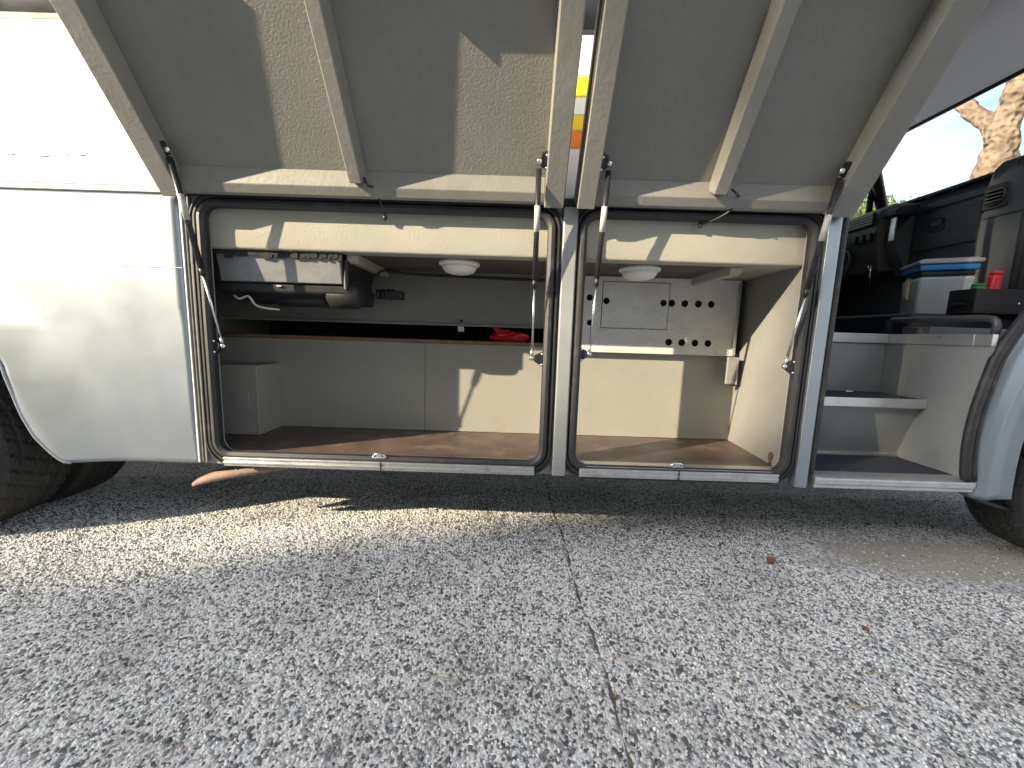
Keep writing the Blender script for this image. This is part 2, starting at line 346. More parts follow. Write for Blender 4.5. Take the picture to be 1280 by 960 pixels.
def pebbles():
    s = .0098; xs = np.arange(-3.1, 3.1, s); yy = np.arange(-1.05, .75, s); X, Y = np.meshgrid(xs, yy); X = X.ravel(); Y = Y.ravel()
    X = X + rng.uniform(-.5, .5, X.size) * s; Y = Y + rng.uniform(-.5, .5, Y.size) * s
    keep = (np.abs(X) < 1.42 * (Y + 1.5) + .62) & (np.abs(X - JX + .036 * Y) > .012)
    # silt by the front wheel buries most stones
    silt = ((X - 2.0) / .8) ** 2 + ((Y - .10) / .24) ** 2 < 1; keep &= ~(silt & (rng.random(X.size) < .93))
    keep &= rng.random(X.size) < np.where(Y > .45, .55, .92)
    X, Y = X[keep], Y[keep]; n = X.size
    big = rng.random(n) < .12
    r = np.where(big, rng.uniform(.006, .0105, n), rng.uniform(.0026, .0054, n))
    tone = np.where(big, rng.beta(1.6, 2.6, n) * .58 + .03, np.where(rng.random(n) < .21, rng.uniform(.02, .4, n), rng.uniform(.55, .96, n))); tone = np.where(rng.random(n) < .002, 1, tone)
    h = r * np.where(big, rng.uniform(.12, .28, n), rng.uniform(.45, 1.1, n))
    k = 6; a0 = rng.uniform(0, 6.28, n); el = rng.uniform(.62, 1., n); ro = rng.uniform(0, 3.14, n)
    tx, ty = rng.normal(0, .3, n), rng.normal(0, .3, n)
    V = np.zeros((n, 2 * k + 1, 3))
    for ring, (fr, fz) in enumerate(((1.0, -.25), (.72, .78))):
        for j in range(k):
            a = a0 + 2 * np.pi * j / k; rr = r * fr * rng.uniform(.62, 1.22, n); u = rr * np.cos(a); v = rr * np.sin(a) * el
            V[:, ring * k + j, 0] = X + u * np.cos(ro) - v * np.sin(ro); V[:, ring * k + j, 1] = Y + u * np.sin(ro) + v * np.cos(ro)
            V[:, ring * k + j, 2] = h * fz + (u * tx + v * ty) * (ring > 0)
    V[:, 2 * k, 0] = X; V[:, 2 * k, 1] = Y; V[:, 2 * k, 2] = h
    T = []
    for j in range(k):
        q = (j + 1) % k; T += [(j, q, k + q), (j, k + q, k + j), (k + j, k + q, 2 * k)]
    Fc = (np.arange(n)[:, None, None] * (2 * k + 1) + np.array(T)[None]).reshape(-1, 3)
    o = np_mesh('aggregate_pebbles', V.reshape(-1, 3), Fc, M('pebble'), attr=np.repeat(tone, 2 * k + 1))
    tag(o, 'grey and slate blue pebbles set in the concrete yard surface', kind='stuff')
pebbles()

# ================================================================== MINIBUS
bus = empty('minibus'); tag(bus, 'silver and white minibus with two luggage hatches raised and cab door open', 'minibus')
# ---- left lower panel with flared wheel arch
ARCH = [(.347, -1.800), (.352, -1.826), (.37, -1.846), (.40, -1.876), (.46, -1.922), (.55, -1.958), (.65, -1.984), (.75, -2.014), (.85, -2.075), (.92, -2.155), (.965, -2.30), (.98, -2.50)]
ARCH = [(.93 + (z - .93) * .968, x * .968) for z, x in ARCH]
FLARE = [(.36, -1.765), (.50, -1.845), (.70, -1.93), (.90, -2.05), (1.10, -2.24), (1.40, -2.62)]
def skin_y(x, z, xa):   # slight tumblehome plus the arch flare
    t = min(1, max(0, 1 - (x - interp(FLARE, z)) / .27)); fl = -.050 * (t * t * (1.6 - .6 * t))
    return fl + .012 * max(0, (.62 - z) / .27) ** 1.6
V = []; F = []; nx = 34
Z0 = ARCH[0][0]
zs = [Z0 + (1.402 - Z0) * i / 60 for i in range(61)]
for z in zs:
    xa = interp(ARCH, min(z, .98))
    zb = z
    for i in range(nx + 1):
        t = i / nx; x = xa + (-1.263 - xa) * t
        q = interp(ARCH, min(z, .98))
        zz = z
        V.append((x, skin_y(x, z, q), zz))
for j in range(60):
    if zs[j] < .98 <= zs[j + 1]: pass
    for i in range(nx): F.append((j * (nx + 1) + i, j * (nx + 1) + i + 1, (j + 1) * (nx + 1) + i + 1, (j + 1) * (nx + 1) + i))
rq = obj('rear_quarter_panel', V, F, 'body_silver', bus, smooth=True)
sm = rq.modifiers.new('thick', 'SOLIDIFY'); sm.thickness = .004; sm.offset = -1
tag(rq, 'silver rear quarter panel flared round the wheel')
rq2 = obj('rear_quarter_panel', [(-4.841 - x, y, z) for x, y, z in V], [f[::-1] for f in F], 'body_silver', bus, smooth=True); sm = rq2.modifiers.new('thick', 'SOLIDIFY'); sm.thickness = .004; sm.offset = -1
tube('arch_lip', [(interp(ARCH, z), skin_y(interp(ARCH, z), z, interp(ARCH, z)) + .002, z) for z in [Z0 - .001, Z0 + .004, Z0 + .02, .41, .44, .47, .5, .55, .6, .65, .7, .75, .8, .85, .92, .965]], .0055, 'body_silver', rq, 8)
prism('panel_seam', rect(-1.50, -1.2645, 1.1365, 1.1385), 1, -.0022, .001, 'body_edge', rq)
box('panel_return', -1.262, -1.2545, .0015, .055, .372, 1.40, 'body_edge', bus, .001)
# rear part of side behind the wheel arch (out of frame) and upper skin
box('upper_side_panel', -4.4, 1.205, 0, .03, 1.428, 1.975, 'body_white', bus, .006)
box('waist_rail', -4.4, -1.272, -.007, .02, 1.4045, 1.4245, 'body_edge', bus, .004)
box('rear_lower_panel', -4.4, -3.58, 0, .03, .36, 1.402, 'body_silver', bus, .006)
ust = bpy.data.objects['upper_side_panel']
for nm, z0, z1, m in (('white_stripe', 1.842, 2.0 - .03, 'decal_white'), ('yellow_stripe', 1.771, 1.838, 'decal_yellow'), ('white_stripe', 1.713, 1.769, 'decal_white'), ('yellow_stripe', 1.661, 1.711, 'decal_yellow'), ('orange_stripe', 1.600, 1.659, 'decal_orange')):
    prism(nm, [(-.35, z0), (1.15, z0 + .012), (1.15, z1 + .010), (-.28, z1)], 1, -.0022, .001, m, ust)
for x0, x1, z in ((-1.87, -1.845, 1.524), (-1.775, -1.72, 1.520), (-1.66, -1.65, 1.526), (-1.625, -1.585, 1.528)):
    tube('scuff', [(x0, -.0006, z + .004), ((x0 + x1) / 2, -.0010, z - .002), (x1, -.0006, z)], .0014, 'scuff', ust, 6)
sw = box('side_window', -4.3, 1.14, .012, .022, 2.0, 2.72, 'window_dark', bus, .0)
box('window_surround', -4.4, 1.205, .006, .030, 1.9765, 1.998, 'rubber', bus, .002)
for x in (-3.2, -2.05, -.55, .45): box('window_joint', x - .008, x + .008, .0105, .0125, 2.0, 2.72, 'rubber', sw, .0)
box('window_header', -4.4, 1.205, .0, .03, 2.722, 3.02, 'body_white', bus, .006)
# ---- shell
box('roof', -4.4, 3.1, .002, 1.95, 3.022, 3.06, 'body_white', bus, .01)
box('rear_wall', -4.43, -4.402, .0, 1.95, .4, 3.02, 'body_white', bus, .0)
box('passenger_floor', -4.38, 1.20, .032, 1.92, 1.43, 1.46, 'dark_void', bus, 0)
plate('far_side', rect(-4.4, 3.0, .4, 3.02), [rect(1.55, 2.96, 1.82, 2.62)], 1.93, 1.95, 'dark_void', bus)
box('far_side_window', 1.55, 2.96, 1.938, 1.942, 1.82, 2.62, 'glass', bus, 0)
box('underbody', -2.0, 2.1, .075, 1.9, .372, .392, 'underbody', bus, 0)
box('rear_light_block', -1.55, .35, .85, 1.6, .17, .37, 'underbody', bus, .03)  # unseen dark box added to block light from the far side
box('front_light_block', .5, 1.7, .82, 1.6, .20, .37, 'underbody', bus, .03)  # second added box, keeps the ground under the bus dark
box('chassis_rail', -2.9, 2.6, .62, .70, .27, .371, 'underbody', bus, .004)
box('bulkhead', 1.165, 1.195, .46, 1.92, .40, 3.02, 'dark_void', bus, 0)
tube('axle', [(-2.40, .3, .385), (-2.40, 1.65, .385)], .07, 'underbody', bus)

# ---- bay face frame with two rounded openings
OL = rrect(-1.176, .128, .412, 1.372, .055); OR = rrect(.254, 1.108, .405, 1.376, .055)
plate('bay_face_frame', rect(-1.253, 1.148, .362, 1.424), [rrect(-1.172, .124, .416, 1.368, .052), rrect(.258, 1.104, .409, 1.372, .052)], .022, .034, 'pillar_grey', bus)
for P_ in (OL, OR):
    fs = frame_sweep('opening_trim', P_, [(.022, .0215), (.022, .002), (.026, -.004), (.034, -.004), (.036, .004), (.042, .004), (.043, -.002), (.049, -.002), (.052, .006), (.052, .0215)], 'rubber', bus)
    frame_sweep('rubber_seal', P_, [(-.006, .026), (-.012, .012), (-.010, -.004), (.002, -.013), (.014, -.011), (.0205, .0), (.0205, .021)], 'rubber', fs)
for a_, b_ in ((-1.2525, -1.243), (-1.236, -1.2285)): box('jamb_rib', a_, b_, .006, .0215, .372, 1.402, 'rubber_grey', bus, .002)
# pillars
box('centre_pillar', .172, .226, -.010, .0205, .364, 1.400, 'pillar_grey', bus, .006)
pf = prism('front_pillar', [(1.150, -.014), (1.192, -.018), (1.200, -.012), (1.200, .10), (1.188, .10), (1.150, .0205)], 2, .350, 1.412, 'body_silver', bus, .004)
tube('door_seal', [(1.2165, .004, 2.4), (1.2165, .004, 1.4), (1.2165, .006, .44), (1.2175, .010, .405)], .016, 'rubber', bus)
box('door_jamb', 1.2005, 1.2095, .02, .44, .395, 1.42, 'rubber', bus, .001)
# header behind the hatch hinge
box('hatch_gutter', -1.253, 1.148, -.004, .02, 1.4035, 1.4275, 'rubber', bus, .003)
# ---- bottom sills (ridged aluminium extrusions) and strikers
SILL = [(.0, .366), (.0, .374), (-.006, .377), (-.006, .384), (.001, .386), (.001, .392), (-.005, .394), (-.005, .401), (.003, .404), (.003, .409), (.014, .417), (.05, .417), (.05, .366)]
for (x0, x1), sx in (((-1.148, .100), -.524), ((.282, 1.082), .673)):
    V, F = prism_data([(y - .012, z) for y, z in SILL], 0, x0, x1)
    s_ = obj('bay_sill', V, F, 'alu', bus, bevel=.0012)
    k = empty('striker', parent=bus)
    a = bv(sx - .026, sx + .026, -.016, .014, .4175, .4215); b_ = bv(sx - .012, sx + .012, -.012, .008, .4217, .432)
    multi('striker_plate', [(a, BF), (b_, BF)], 'alu', k, .003); tube('striker_pin', [(sx - .03, -.008, .420), (sx - .012, -.010, .434), (sx + .012, -.010, .433), (sx + .03, -.008, .419)], .0042, 'chrome', k, 8)
    box('sill_joint', sx + .006, sx + .009, -.0195, -.010, .365, .4035, 'rubber', s_, 0)
# ---- luggage bay
BY = .49; FZ = .405
box('bay_floor', -1.52, 1.17, .039, .53, .394, FZ, 'wood_floor', bus, .001)
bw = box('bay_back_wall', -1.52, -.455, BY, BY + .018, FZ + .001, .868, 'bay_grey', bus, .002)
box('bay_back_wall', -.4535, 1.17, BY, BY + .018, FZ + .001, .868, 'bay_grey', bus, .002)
box('wood_rail', -1.52, .62, BY - .012, BY + .03, .8685, .886, 'wood_rail', bus, .004)
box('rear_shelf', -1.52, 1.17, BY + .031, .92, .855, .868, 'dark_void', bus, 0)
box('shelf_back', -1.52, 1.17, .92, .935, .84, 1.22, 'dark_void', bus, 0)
up_ = plate('upper_back_panel', rect(-1.52, .62, .966, 1.225), [circ(-.27, .985, .008, 10)], BY, BY + .012, 'bay_grey_shaded', bus)
box('panel_lip', -1.52, .62, BY - .012, BY - .0005, .958, .970, 'bay_grey_shaded', up_, .002)
box('hanger_tab', -.285, -.255, BY - .004, BY - .0015, .93, .957, 'alu', up_, .001)
box('bay_left_wall', -1.535, -1.521, .034, .93, .39, 1.3, 'bay_grey_shaded', bus, 0)
rw = prism('bay_right_wall', [(1.116, .036), (1.150, .036), (1.164, .53), (1.155, .53)], 2, FZ + .001, 1.2245, 'bay_grey_dimmed', bus)
# chipped paint and a small rusty tear low on the right wall
ch = [(.085, .452), (.10, .462), (.112, .452), (.116, .434), (.108, .418), (.104, .404), (.094, .404), (.097, .422), (.088, .436)]
prism('rust_tear', ch, 0, 1.1165, 1.1212, 'rust_dark', rw)
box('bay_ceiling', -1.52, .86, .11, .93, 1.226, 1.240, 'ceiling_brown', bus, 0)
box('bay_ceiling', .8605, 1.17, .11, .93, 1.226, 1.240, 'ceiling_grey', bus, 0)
# header beams
for x0, x1 in ((-1.20, .135), (.245, 1.118)):
    prism('header_beam', [(.040, 1.232), (.046, 1.2215), (.105, 1.2215), (.105, 1.42), (.038, 1.42)], 0, x0, x1, 'beam_grey', bus, .006)
for x, x2 in ((-.655, -.66), (.885, .90)):
    multi('ceiling_brace', [(bv(x - .019, x + .019, .1055, .485, 1.190, 1.2255), BF)], 'beam_grey', bus, .003)
    box('brace_foot', x - .024, x + .024, .092, .1045, 1.196, 1.2205, 'beam_grey', bus, .003)
# wheel box in the rear corner
wb = box('wheel_box', -1.52, -1.205, .30, BY - .001, FZ + .001, .742, 'bay_grey', bus, .004)
box('cover_plate', -1.325, -1.245, .2955, .2995, .53, .612, 'bay_grey', wb, .002)
# pillar back inside the bay
box('inner_pillar', .178, .222, .0345, .10, FZ + .002, 1.221, 'bay_grey', bus, .003)
# ---- dimpled aluminium locker panel
holes = [(x, 1.103) for x in (.780, .845, .912, .976)] + [(x, .910) for x in (.781, .846, .913, .978)]
dots = [(.372, 1.118, .016), (.455, 1.104, .0165), (.738, 1.102, .0165), (.378, .995, .014)]
pp = plate('locker_panel', rect(.235, 1.116, .858, 1.222), [circ(x, z, .0175, 20) for x, z in holes] + [circ(x, z, r, 18) for x, z, r in dots], .40, .404, 'perforated', bus)
box('panel_fold', .235, 1.116, .4005, .43, .8495, .8575, 'perforated', pp, .001); pp.location.y = .048
plate('cover_gap', rect(.4325, .7655, .9705, 1.1995), [rect(.4365, .7615, .9745, 1.1955)], .3982, .3998, 'rubber', pp)
box('dark_backing', .235, 1.116, .426, .430, .85, 1.225, 'dark_void', pp, 0)  # near-black sheet added behind the holes, paints their dark
plate('inspection_cover', rect(.436, .762, .974, 1.196), [circ(.455, 1.104, .0170, 18), circ(.738, 1.102, .0170, 18)], .3965, .3995, 'perforated', pp)
for x, z in ((.447, .985), (.75, .985), (.447, 1.186), (.75, 1.186)): lathe('screw', [(.0045, .3963), (.0035, .3945), (0, .394)], (x, 0, z), 1, 'alu_clean', pp, 10)
box('corner_post', 1.068, 1.1115, .41, .425, .712, .846, 'bay_grey_dimmed', bus, .002)
box('corner_post_flange', 1.1125, 1.1165, .40, .487, .712, .846, 'bay_grey_dimmed', bus, .001)
box('panel_edge_strip', 1.098, 1.1155, .392, .3975, .85, 1.21, 'alu', pp, .002)
# ---- dome lights
for x in (-.243, .537):
    d = empty('dome_light', (x, .22, 1.226), parent=bus)
    lathe('lamp_base', [(.088, -.0005), (.088, -.010), (.082, -.016), (.074, -.0165)], (0, 0, 0), 2, 'lens_white', d, 40)
    lathe('lamp_lens', [(.074, -.0168), (.072, -.028), (.062, -.040), (.045, -.047), (.02, -.051), (.0, -.0515)], (0, 0, 0), 2, 'lens_white', d, 40)
tube('light_cable', [(-.66, .42, 1.214), (-.5, .47, 1.206), (-.2, .478, 1.201), (.1, .478, 1.197), (.22, .47, 1.2)], .006, 'black_plastic', bus, 8)
# ---- heater unit hanging in the rear corner
ht = empty('heater_unit', parent=bus)
prism('casing', [(.066, 1.209), (.074, 1.165), (.084, 1.104), (.36, 1.104), (.36, 1.209)], 0, -1.185, -.695, 'heater_grey', ht, .004)
prism('lower_housing', [(.094, 1.1025), (.10, 1.066), (.15, 1.04), (.36, 1.03), (.40, 1.1025)], 0, -1.215, -.668, 'black_plastic', ht, .01)
box('end_cover', -.6935, -.672, .082, .36, 1.08, 1.205, 'black_plastic', ht, .012)
lathe('fan_motor', [(.0, -1.02), (.04, -1.02), (.052, -1.005), (.052, -.815), (.04, -.80), (0, -.80)], (0, .19, 1.066), 0, 'black_plastic', ht, 28)
lathe('fan_motor', [(.0, -.78), (.044, -.78), (.058, -.77), (.058, -.668), (.05, -.65), (.02, -.64), (0, -.64)], (0, .16, 1.068), 0, 'black_plastic', ht, 28)
# ragged foam strip along the top
V = []; x = -1.205; sol = []
while x < -.69:
    wd = random.uniform(.008, .022); sol.append((bv(x, x + wd + .002, random.uniform(.056, .060), .065, 1.2105 - random.uniform(.004, .020), 1.2208), BF)); x += wd
multi('foam_strip', sol, 'dark_void', ht)
for k in range(4): lathe('hose_clamp', [(0, -.64 + k * .022), (.022, -.64 + k * .022), (.026, -.634 + k * .022), (.022, -.624 + k * .022), (0, -.624 + k * .022)], (0, .33, 1.092), 0, 'black_metal', ht, 16)
box('connector', -.60, -.52, .30, .36, 1.068, 1.108, 'black_plastic', ht, .005)
tube('cable', [(-1.16, .12, 1.05), (-1.12, .095, 1.035), (-1.08, .09, 1.045), (-1.05, .09, 1.01), (-1.01, .10, 1.0), (-.98, .13, .998)], .0045, 'tape', ht, 8)
tube('cable', [(-.65, .25, 1.12), (-.62, .22, 1.14), (-.60, .25, 1.18), (-.58, .3, 1.2)], .006, 'black_plastic', ht, 8)
box('type_plate', -.965, -.945, .0895, .0935, 1.088, 1.093, 'label_white', ht, 0)

# ---- hatches
TH = rad(55); HU = Vector((0, -math.cos(TH), math.sin(TH))); HN = Vector((0, -math.sin(TH), -math.cos(TH))); HO = Vector((0, -.012, 1.408))
def HP(x, u, p): return HO + Vector((x, 0, 0)) + HU * u + HN * p
def hsolid(corners): return [HP(*c) for c in corners], BF
def hbox(name, x0, x1, u0, u1, p0, p1, m, parent, bevel=.003, p1b=None, inset=0.):
    q = p1 if p1b is None else p1b
    c = [(x0, u0, p0), (x1, u0, p0), (x1, u1, p0), (x0, u1, p0), (x0 + inset, u0, p1), (x1 - inset, u0, p1), (x1 - inset, u1, q), (x0 + inset, u1, q)]
    V, F = hsolid(c); return obj(name, V, F, m, parent, bevel=bevel)
def hprism(name, prof, x0, x1, m, parent, bevel=.003):
    n = len(prof); V = [HP(x0, u, p) for u, p in prof] + [HP(x1, u, p) for u, p in prof]
    F = [tuple(range(n))[::-1], tuple(range(n, 2 * n))] + [(i, (i + 1) % n, n + (i + 1) % n, n + i) for i in range(n)]
    return obj(name, V, F, m, parent, bevel=bevel)
UL = 1.03
def hatch(label, x0, x1, fl, fr, ribs, latch):
    h = empty('luggage_hatch', parent=bus); tag(h, label)
    hbox('outer_skin', x0 + .001, x1 - .001, .006, UL, -.034, -.016, 'hatch_skin', h, .006)
    hbox('inner_panel', x0 + .004, x1 - .004, .01, UL - .004, -.0155, 0, 'hatch_grey', h, .001)
    hprism('hinge_rail', [(.001, .0005), (.001, .026), (.012, .034), (.044, .034), (.052, .028), (.088, .0005)], x0 + fl, x1 - fr, 'rail_grey', h, .003)
    for a, b in ((x0, x0 + fl), (x1 - fr, x1)):
        hbox('side_frame', a, b, .0, .80, .0006, .058, 'rail_grey', h, .004, p1b=.082)
        hbox('side_frame_end', a, b, .8005, UL, .0006, .020, 'rail_grey', h, .004)
    for a, b in ribs: hbox('rib', a, b, .06, .97, .0006, .054, 'rail_grey', h, .004, p1b=.073, inset=.006)
    hbox('end_rail', x0 + fl, x1 - fr, .965, UL, .0006, .03, 'rail_grey', h, .004)
    if latch:  # unseen latch parts added for the shadow edges they cast on the panel
        hbox('shadow_latch_box', latch[0], latch[1], .600, .70, .0006, .050, 'rail_grey', h, .004)
        hbox('shadow_latch_arm', latch[0] + .055, latch[0] + .064, .565, .5995, .030, .048, 'black_metal', h, .002)
    return h
h1 = hatch('raised left luggage hatch seen from inside with one rib and sunlit patches', -1.266, .163, .072, .068, [(-.592, -.536)], (-.385, .093))
h2 = hatch('raised right luggage hatch seen from inside, mostly in shade', .212, 1.196, .062, .092, [(.672, .730)], (.74, 1.09))
# edge seal strip between hatches
for h, x in ((h1, .163), (h2, .212)):
    s = 1 if x < .2 else -1
    hbox('edge_strip', min(x, x + s * .006), max(x, x + s * .006), .01, UL, -.02, .012, 'rubber_grey', h, .001)
# ---- gas struts
def strut(label, lo, hi, side, wall):
    s = empty('gas_strut', parent=bus); tag(s, label)
    a, b = Vector(hi), Vector(lo); d = (b - a); L_ = d.length; t = d / L_
    tube('cylinder', [a + t * .022, a + t * (L_ * .565)], .0098, 'strut_black', s, 14); tube('end_cap', [a + t * (L_ * .565), a + t * (L_ * .565 + .028)], .0086, 'black_plastic', s, 12)
    tube('label_sleeve', [a + t * (L_ * .20), a + t * (L_ * .325)], .0103, 'label_white', s, 14)
    tube('rod', [a + t * (L_ * .565 + .027), b - t * .018], .0045, 'chrome', s, 10)
    tube('socket', [b - t * .03, b - t * .012], .0065, 'alu_clean', s, 10)
    for p in (a, b): lathe('ball_joint', [(0, -.011), (.008, -.008), (.011, 0), (.008, .008), (0, .011)], p, 2, 'chrome', s, 14)
    # lower bracket: black plate on the bay jamb
    y = lo[1]; z = lo[2]; x = lo[0]
    V = [(x + side * .010, y - .012, z + .012), (x + side * .010, y + .012, z - .012), (x + side * wall, y + .012, z - .034), (x + side * wall, y - .012, z - .034), (x + side * wall, y - .012, z + .034), (x + side * wall, y + .012, z + .034)]
    pl = [(x + side * .008, z + .010), (x + side * .008, z - .012), (x + side * (wall - .001), z - .038), (x + side * (wall - .001), z + .030)]
    o = prism('lower_bracket', pl if side > 0 else pl[::-1], 1, y - .010, y + .016, 'black_metal', s, .003)
    for dz in (-.024, .018): lathe('bolt', [(0, y - .0155), (.0055, y - .0145), (.006, y - .0105)], (x + side * (wall - .012), 0, z + dz), 1, 'chrome', s, 8)
    # upper bracket on the hatch frame
    q = Vector(hi); c = [(side * .006, -.016), (side * .006, .022), (side * .036, .034), (side * .036, -.032)]
    V = [q + Vector((dx, 0, 0)) + HU * du + HN * dp for dp in (-.016, .004) for dx, du in c]
    obj('upper_bracket', V, BF, 'black_metal', s, bevel=.002)
    for du in (-.018, .020): 
        cc = q + Vector((side * .026, 0, 0)) + HU * du + HN * .006
        lathe('bolt', [(.006, -.002), (.005, .003), (0, .004)], cc, 1, 'chrome', s, 8)
hi = lambda x: tuple(HP(x, .142, .032))
strut('gas strut at the left jamb of the left opening', (-1.137, .012, .846), hi(-1.182), -1, .040)
strut('gas strut left of the centre pillar', (.074, .012, .836), hi(.068), 1, .052)
strut('gas strut right of the centre pillar', (.298, .012, .859), hi(.304), -1, .044)
strut('gas strut at the right jamb of the right opening', (1.068, .012, .835), hi(1.086), 1, .040)
# ---- hatch wiring
def wire(pts, plug):
    pts = spline(pts)
    c = tube('hatch_cable', pts, .0042, 'black_plastic', bus, 8)
    lathe('cable_grommet', [(0, -.012), (.007, -.008), (.009, 0), (.007, .008), (0, .012)], plug, 2, 'black_plastic', c, 12)
wire([HP(-.535, .075, .034), HP(-.525, .055, .048), (-.508, -.055, 1.425), (-.500, -.035, 1.395), (-.497, -.006, 1.372), (-.497, .012, 1.350)], (-.497, .014, 1.346))
wire([HP(.742, .075, .034), HP(.765, .06, .05), (.778, -.06, 1.43), (.768, -.04, 1.395), (.735, -.015, 1.372), (.69, .012, 1.356)], (.687, .014, 1.354))
# ---- wheels
def wheel(name, xc, y0, wd, R, label, parent=bus, tread=True):
    w_ = empty(name, parent=parent); tag(w_, label)
    n = 216 if tread else 72
    pr = []   # (radius, y offset, groove?)
    edges = [0, .004, .016, .03]
    prof = [(R * .62, .03), (R * .72, .008), (R * .84, .0), (R * .93, .006), (R * .975, .016), (R * .988, .024)]
    k = 26
    for i in range(k + 1):
        t = i / k; y = .026 + (wd - .052) * t; g = any(abs(t - c) < .024 for c in (.16, .39, .61, .84))
        pr.append((R * (1 - .012 * (2 * t - 1) ** 2), y, g))
    rows = [(r, y, 0) for r, y in prof] + [(r, y, 2 if g else 1) for r, y, g in pr] + [(r, wd - y, 0) for r, y in prof[::-1]]
    V = []; F = []
    for ri, (r, y, g) in enumerate(rows):
        for j in range(n):
            a = 2 * math.pi * j / n; rr = r
            if g == 2: rr -= .012
            elif g == 1 and tread:
                tt = (y - .026) / (wd - .052); z = abs(2 * tt - 1)
                ph = (j + 5 * z * (1 if tt > .5 else -1)) % 6
                if ph < 1.1: rr -= .009
            elif g == 0 and r > R * .95 and tread and (j % 6) < 1: rr -= .006
            V.append((xc + rr * math.cos(a), y0 + y, R + rr * math.sin(a)))
    m = len(rows)
    for i in range(m - 1):
        for j in range(n): F.append((i * n + j, i * n + (j + 1) % n, (i + 1) * n + (j + 1) % n, (i + 1) * n + j))
    obj('tyre', V, F, 'tyre', w_, smooth=False)
    lathe('rim', [(R * .63, y0 + .02), (R * .60, y0 + .022), (R * .55, y0 + .06), (R * .3, y0 + .07), (R * .25, y0 + .05), (0, y0 + .05)], (xc, 0, R), 1, 'rim', w_, 40)
wheel('rear_wheel', -2.41, -.022, .275, .385, 'outer rear wheel under the silver quarter panel')
wheel('rear_wheel', -2.40, .300, .235, .385, 'inner rear wheel behind the outer one', tread=False)
wheel('front_wheel', 2.50, .060, .225, .352, 'front wheel behind the fender')
box('mud_guard', -2.05, -1.86, .28, .30, .30, .42, 'underbody', bus, .002)
# rusty tail bracket under the sill
V = []; F = []; prof = [(-1.385, .214, .004, .010), (-1.35, .232, .018, .018), (-1.27, .262, .030, .026), (-1.15, .292, .034, .030), (-1.0, .322, .034, .030), (-.86, .352, .034, .026)]
for x, z, hw, th in prof:
    for a in range(10):
        an = 2 * math.pi * a / 10; V.append((x, .11 + hw * 1.6 * math.cos(an), z + th * .95 * math.sin(an) + .016))
for i in range(len(prof) - 1):
    for a in range(10): F.append((i * 10 + a, i * 10 + (a + 1) % 10, (i + 1) * 10 + (a + 1) % 10, (i + 1) * 10 + a))
F += [tuple(range(10))[::-1], tuple(range((len(prof) - 1) * 10, len(prof) * 10))]
tag(obj('tail_pipe', V, F, 'rust', bus, smooth=True), 'rusty brown tapered tail pipe end under the sill')

# ---- cab entrance
ds = prism('door_sill', [(-.014, .352), (-.014, .366), (-.020, .370), (-.020, .392), (-.012, .398), (.012, .402), (.05, .402), (.05, .352)], 0, 1.226, 1.868, 'alu', bus, .002)
box('lower_step', 1.2215, 1.852, .051, .34, .386, .4025, 'mat_blue', bus, .001)
sr = prism('step_riser', [(.300, .404), (.318, .404), (.236, .667), (.218, .667)], 0, 1.2215, 1.851, 'pillar_grey', bus)
box('step_kick', 1.2215, 1.851, .285, .30, .403, .418, 'alu', bus, .002)
ms = box('middle_step', 1.2215, 1.851, .205, .44, .668, .684, 'pillar_grey', bus, .001)
box('nosing', 1.2215, 1.851, .196, .2045, .652, .694, 'alu_clean', ms, .003); box('step_mat', 1.2215, 1.848, .2055, .425, .6845, .694, 'mat_blue', ms, .001)
box('upper_riser', 1.2215, 1.851, .428, .44, .6945, .935, 'pillar_grey', bus, .001)
iw = prism('step_side_wall', [(-.004, .40), (.47, .40), (.47, .9375), (.0, .9375), (-.004, .78)], 0, 1.853, 1.865, 'pillar_grey', bus)
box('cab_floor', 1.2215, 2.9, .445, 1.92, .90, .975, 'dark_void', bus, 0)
box('floor_edge_strip', 1.2215, 1.866, .418, .444, .938, .984, 'alu_clean', bus, .002)
box('floor_edge_strip', 1.8465, 1.8675, .0, .4175, .938, .984, 'alu_clean', bus, .002)
box('wheel_box_top', 1.868, 2.8, .03, .444, .95, .975, 'pillar_grey', bus, .002)
box('strip_joint', 1.8445, 1.8462, .060, .064, .9385, .9845, 'label_white', bus, 0)
box('floor_kerb', 1.92, 2.8, .30, .43, .9755, 1.02, 'dash_grey', bus, .004)
# grab rail along the step well
gp = [(1.880, .024, .985), (1.880, .022, 1.018), (1.880, .030, 1.036), (1.880, .046, 1.046), (1.880, .07, 1.0495), (1.880, .25, 1.051), (1.880, .44, 1.053), (1.880, .455, 1.045), (1.880, .46, .985)]
tube('grab_rail', gp, .0135, 'tube_grey', bus, 14)
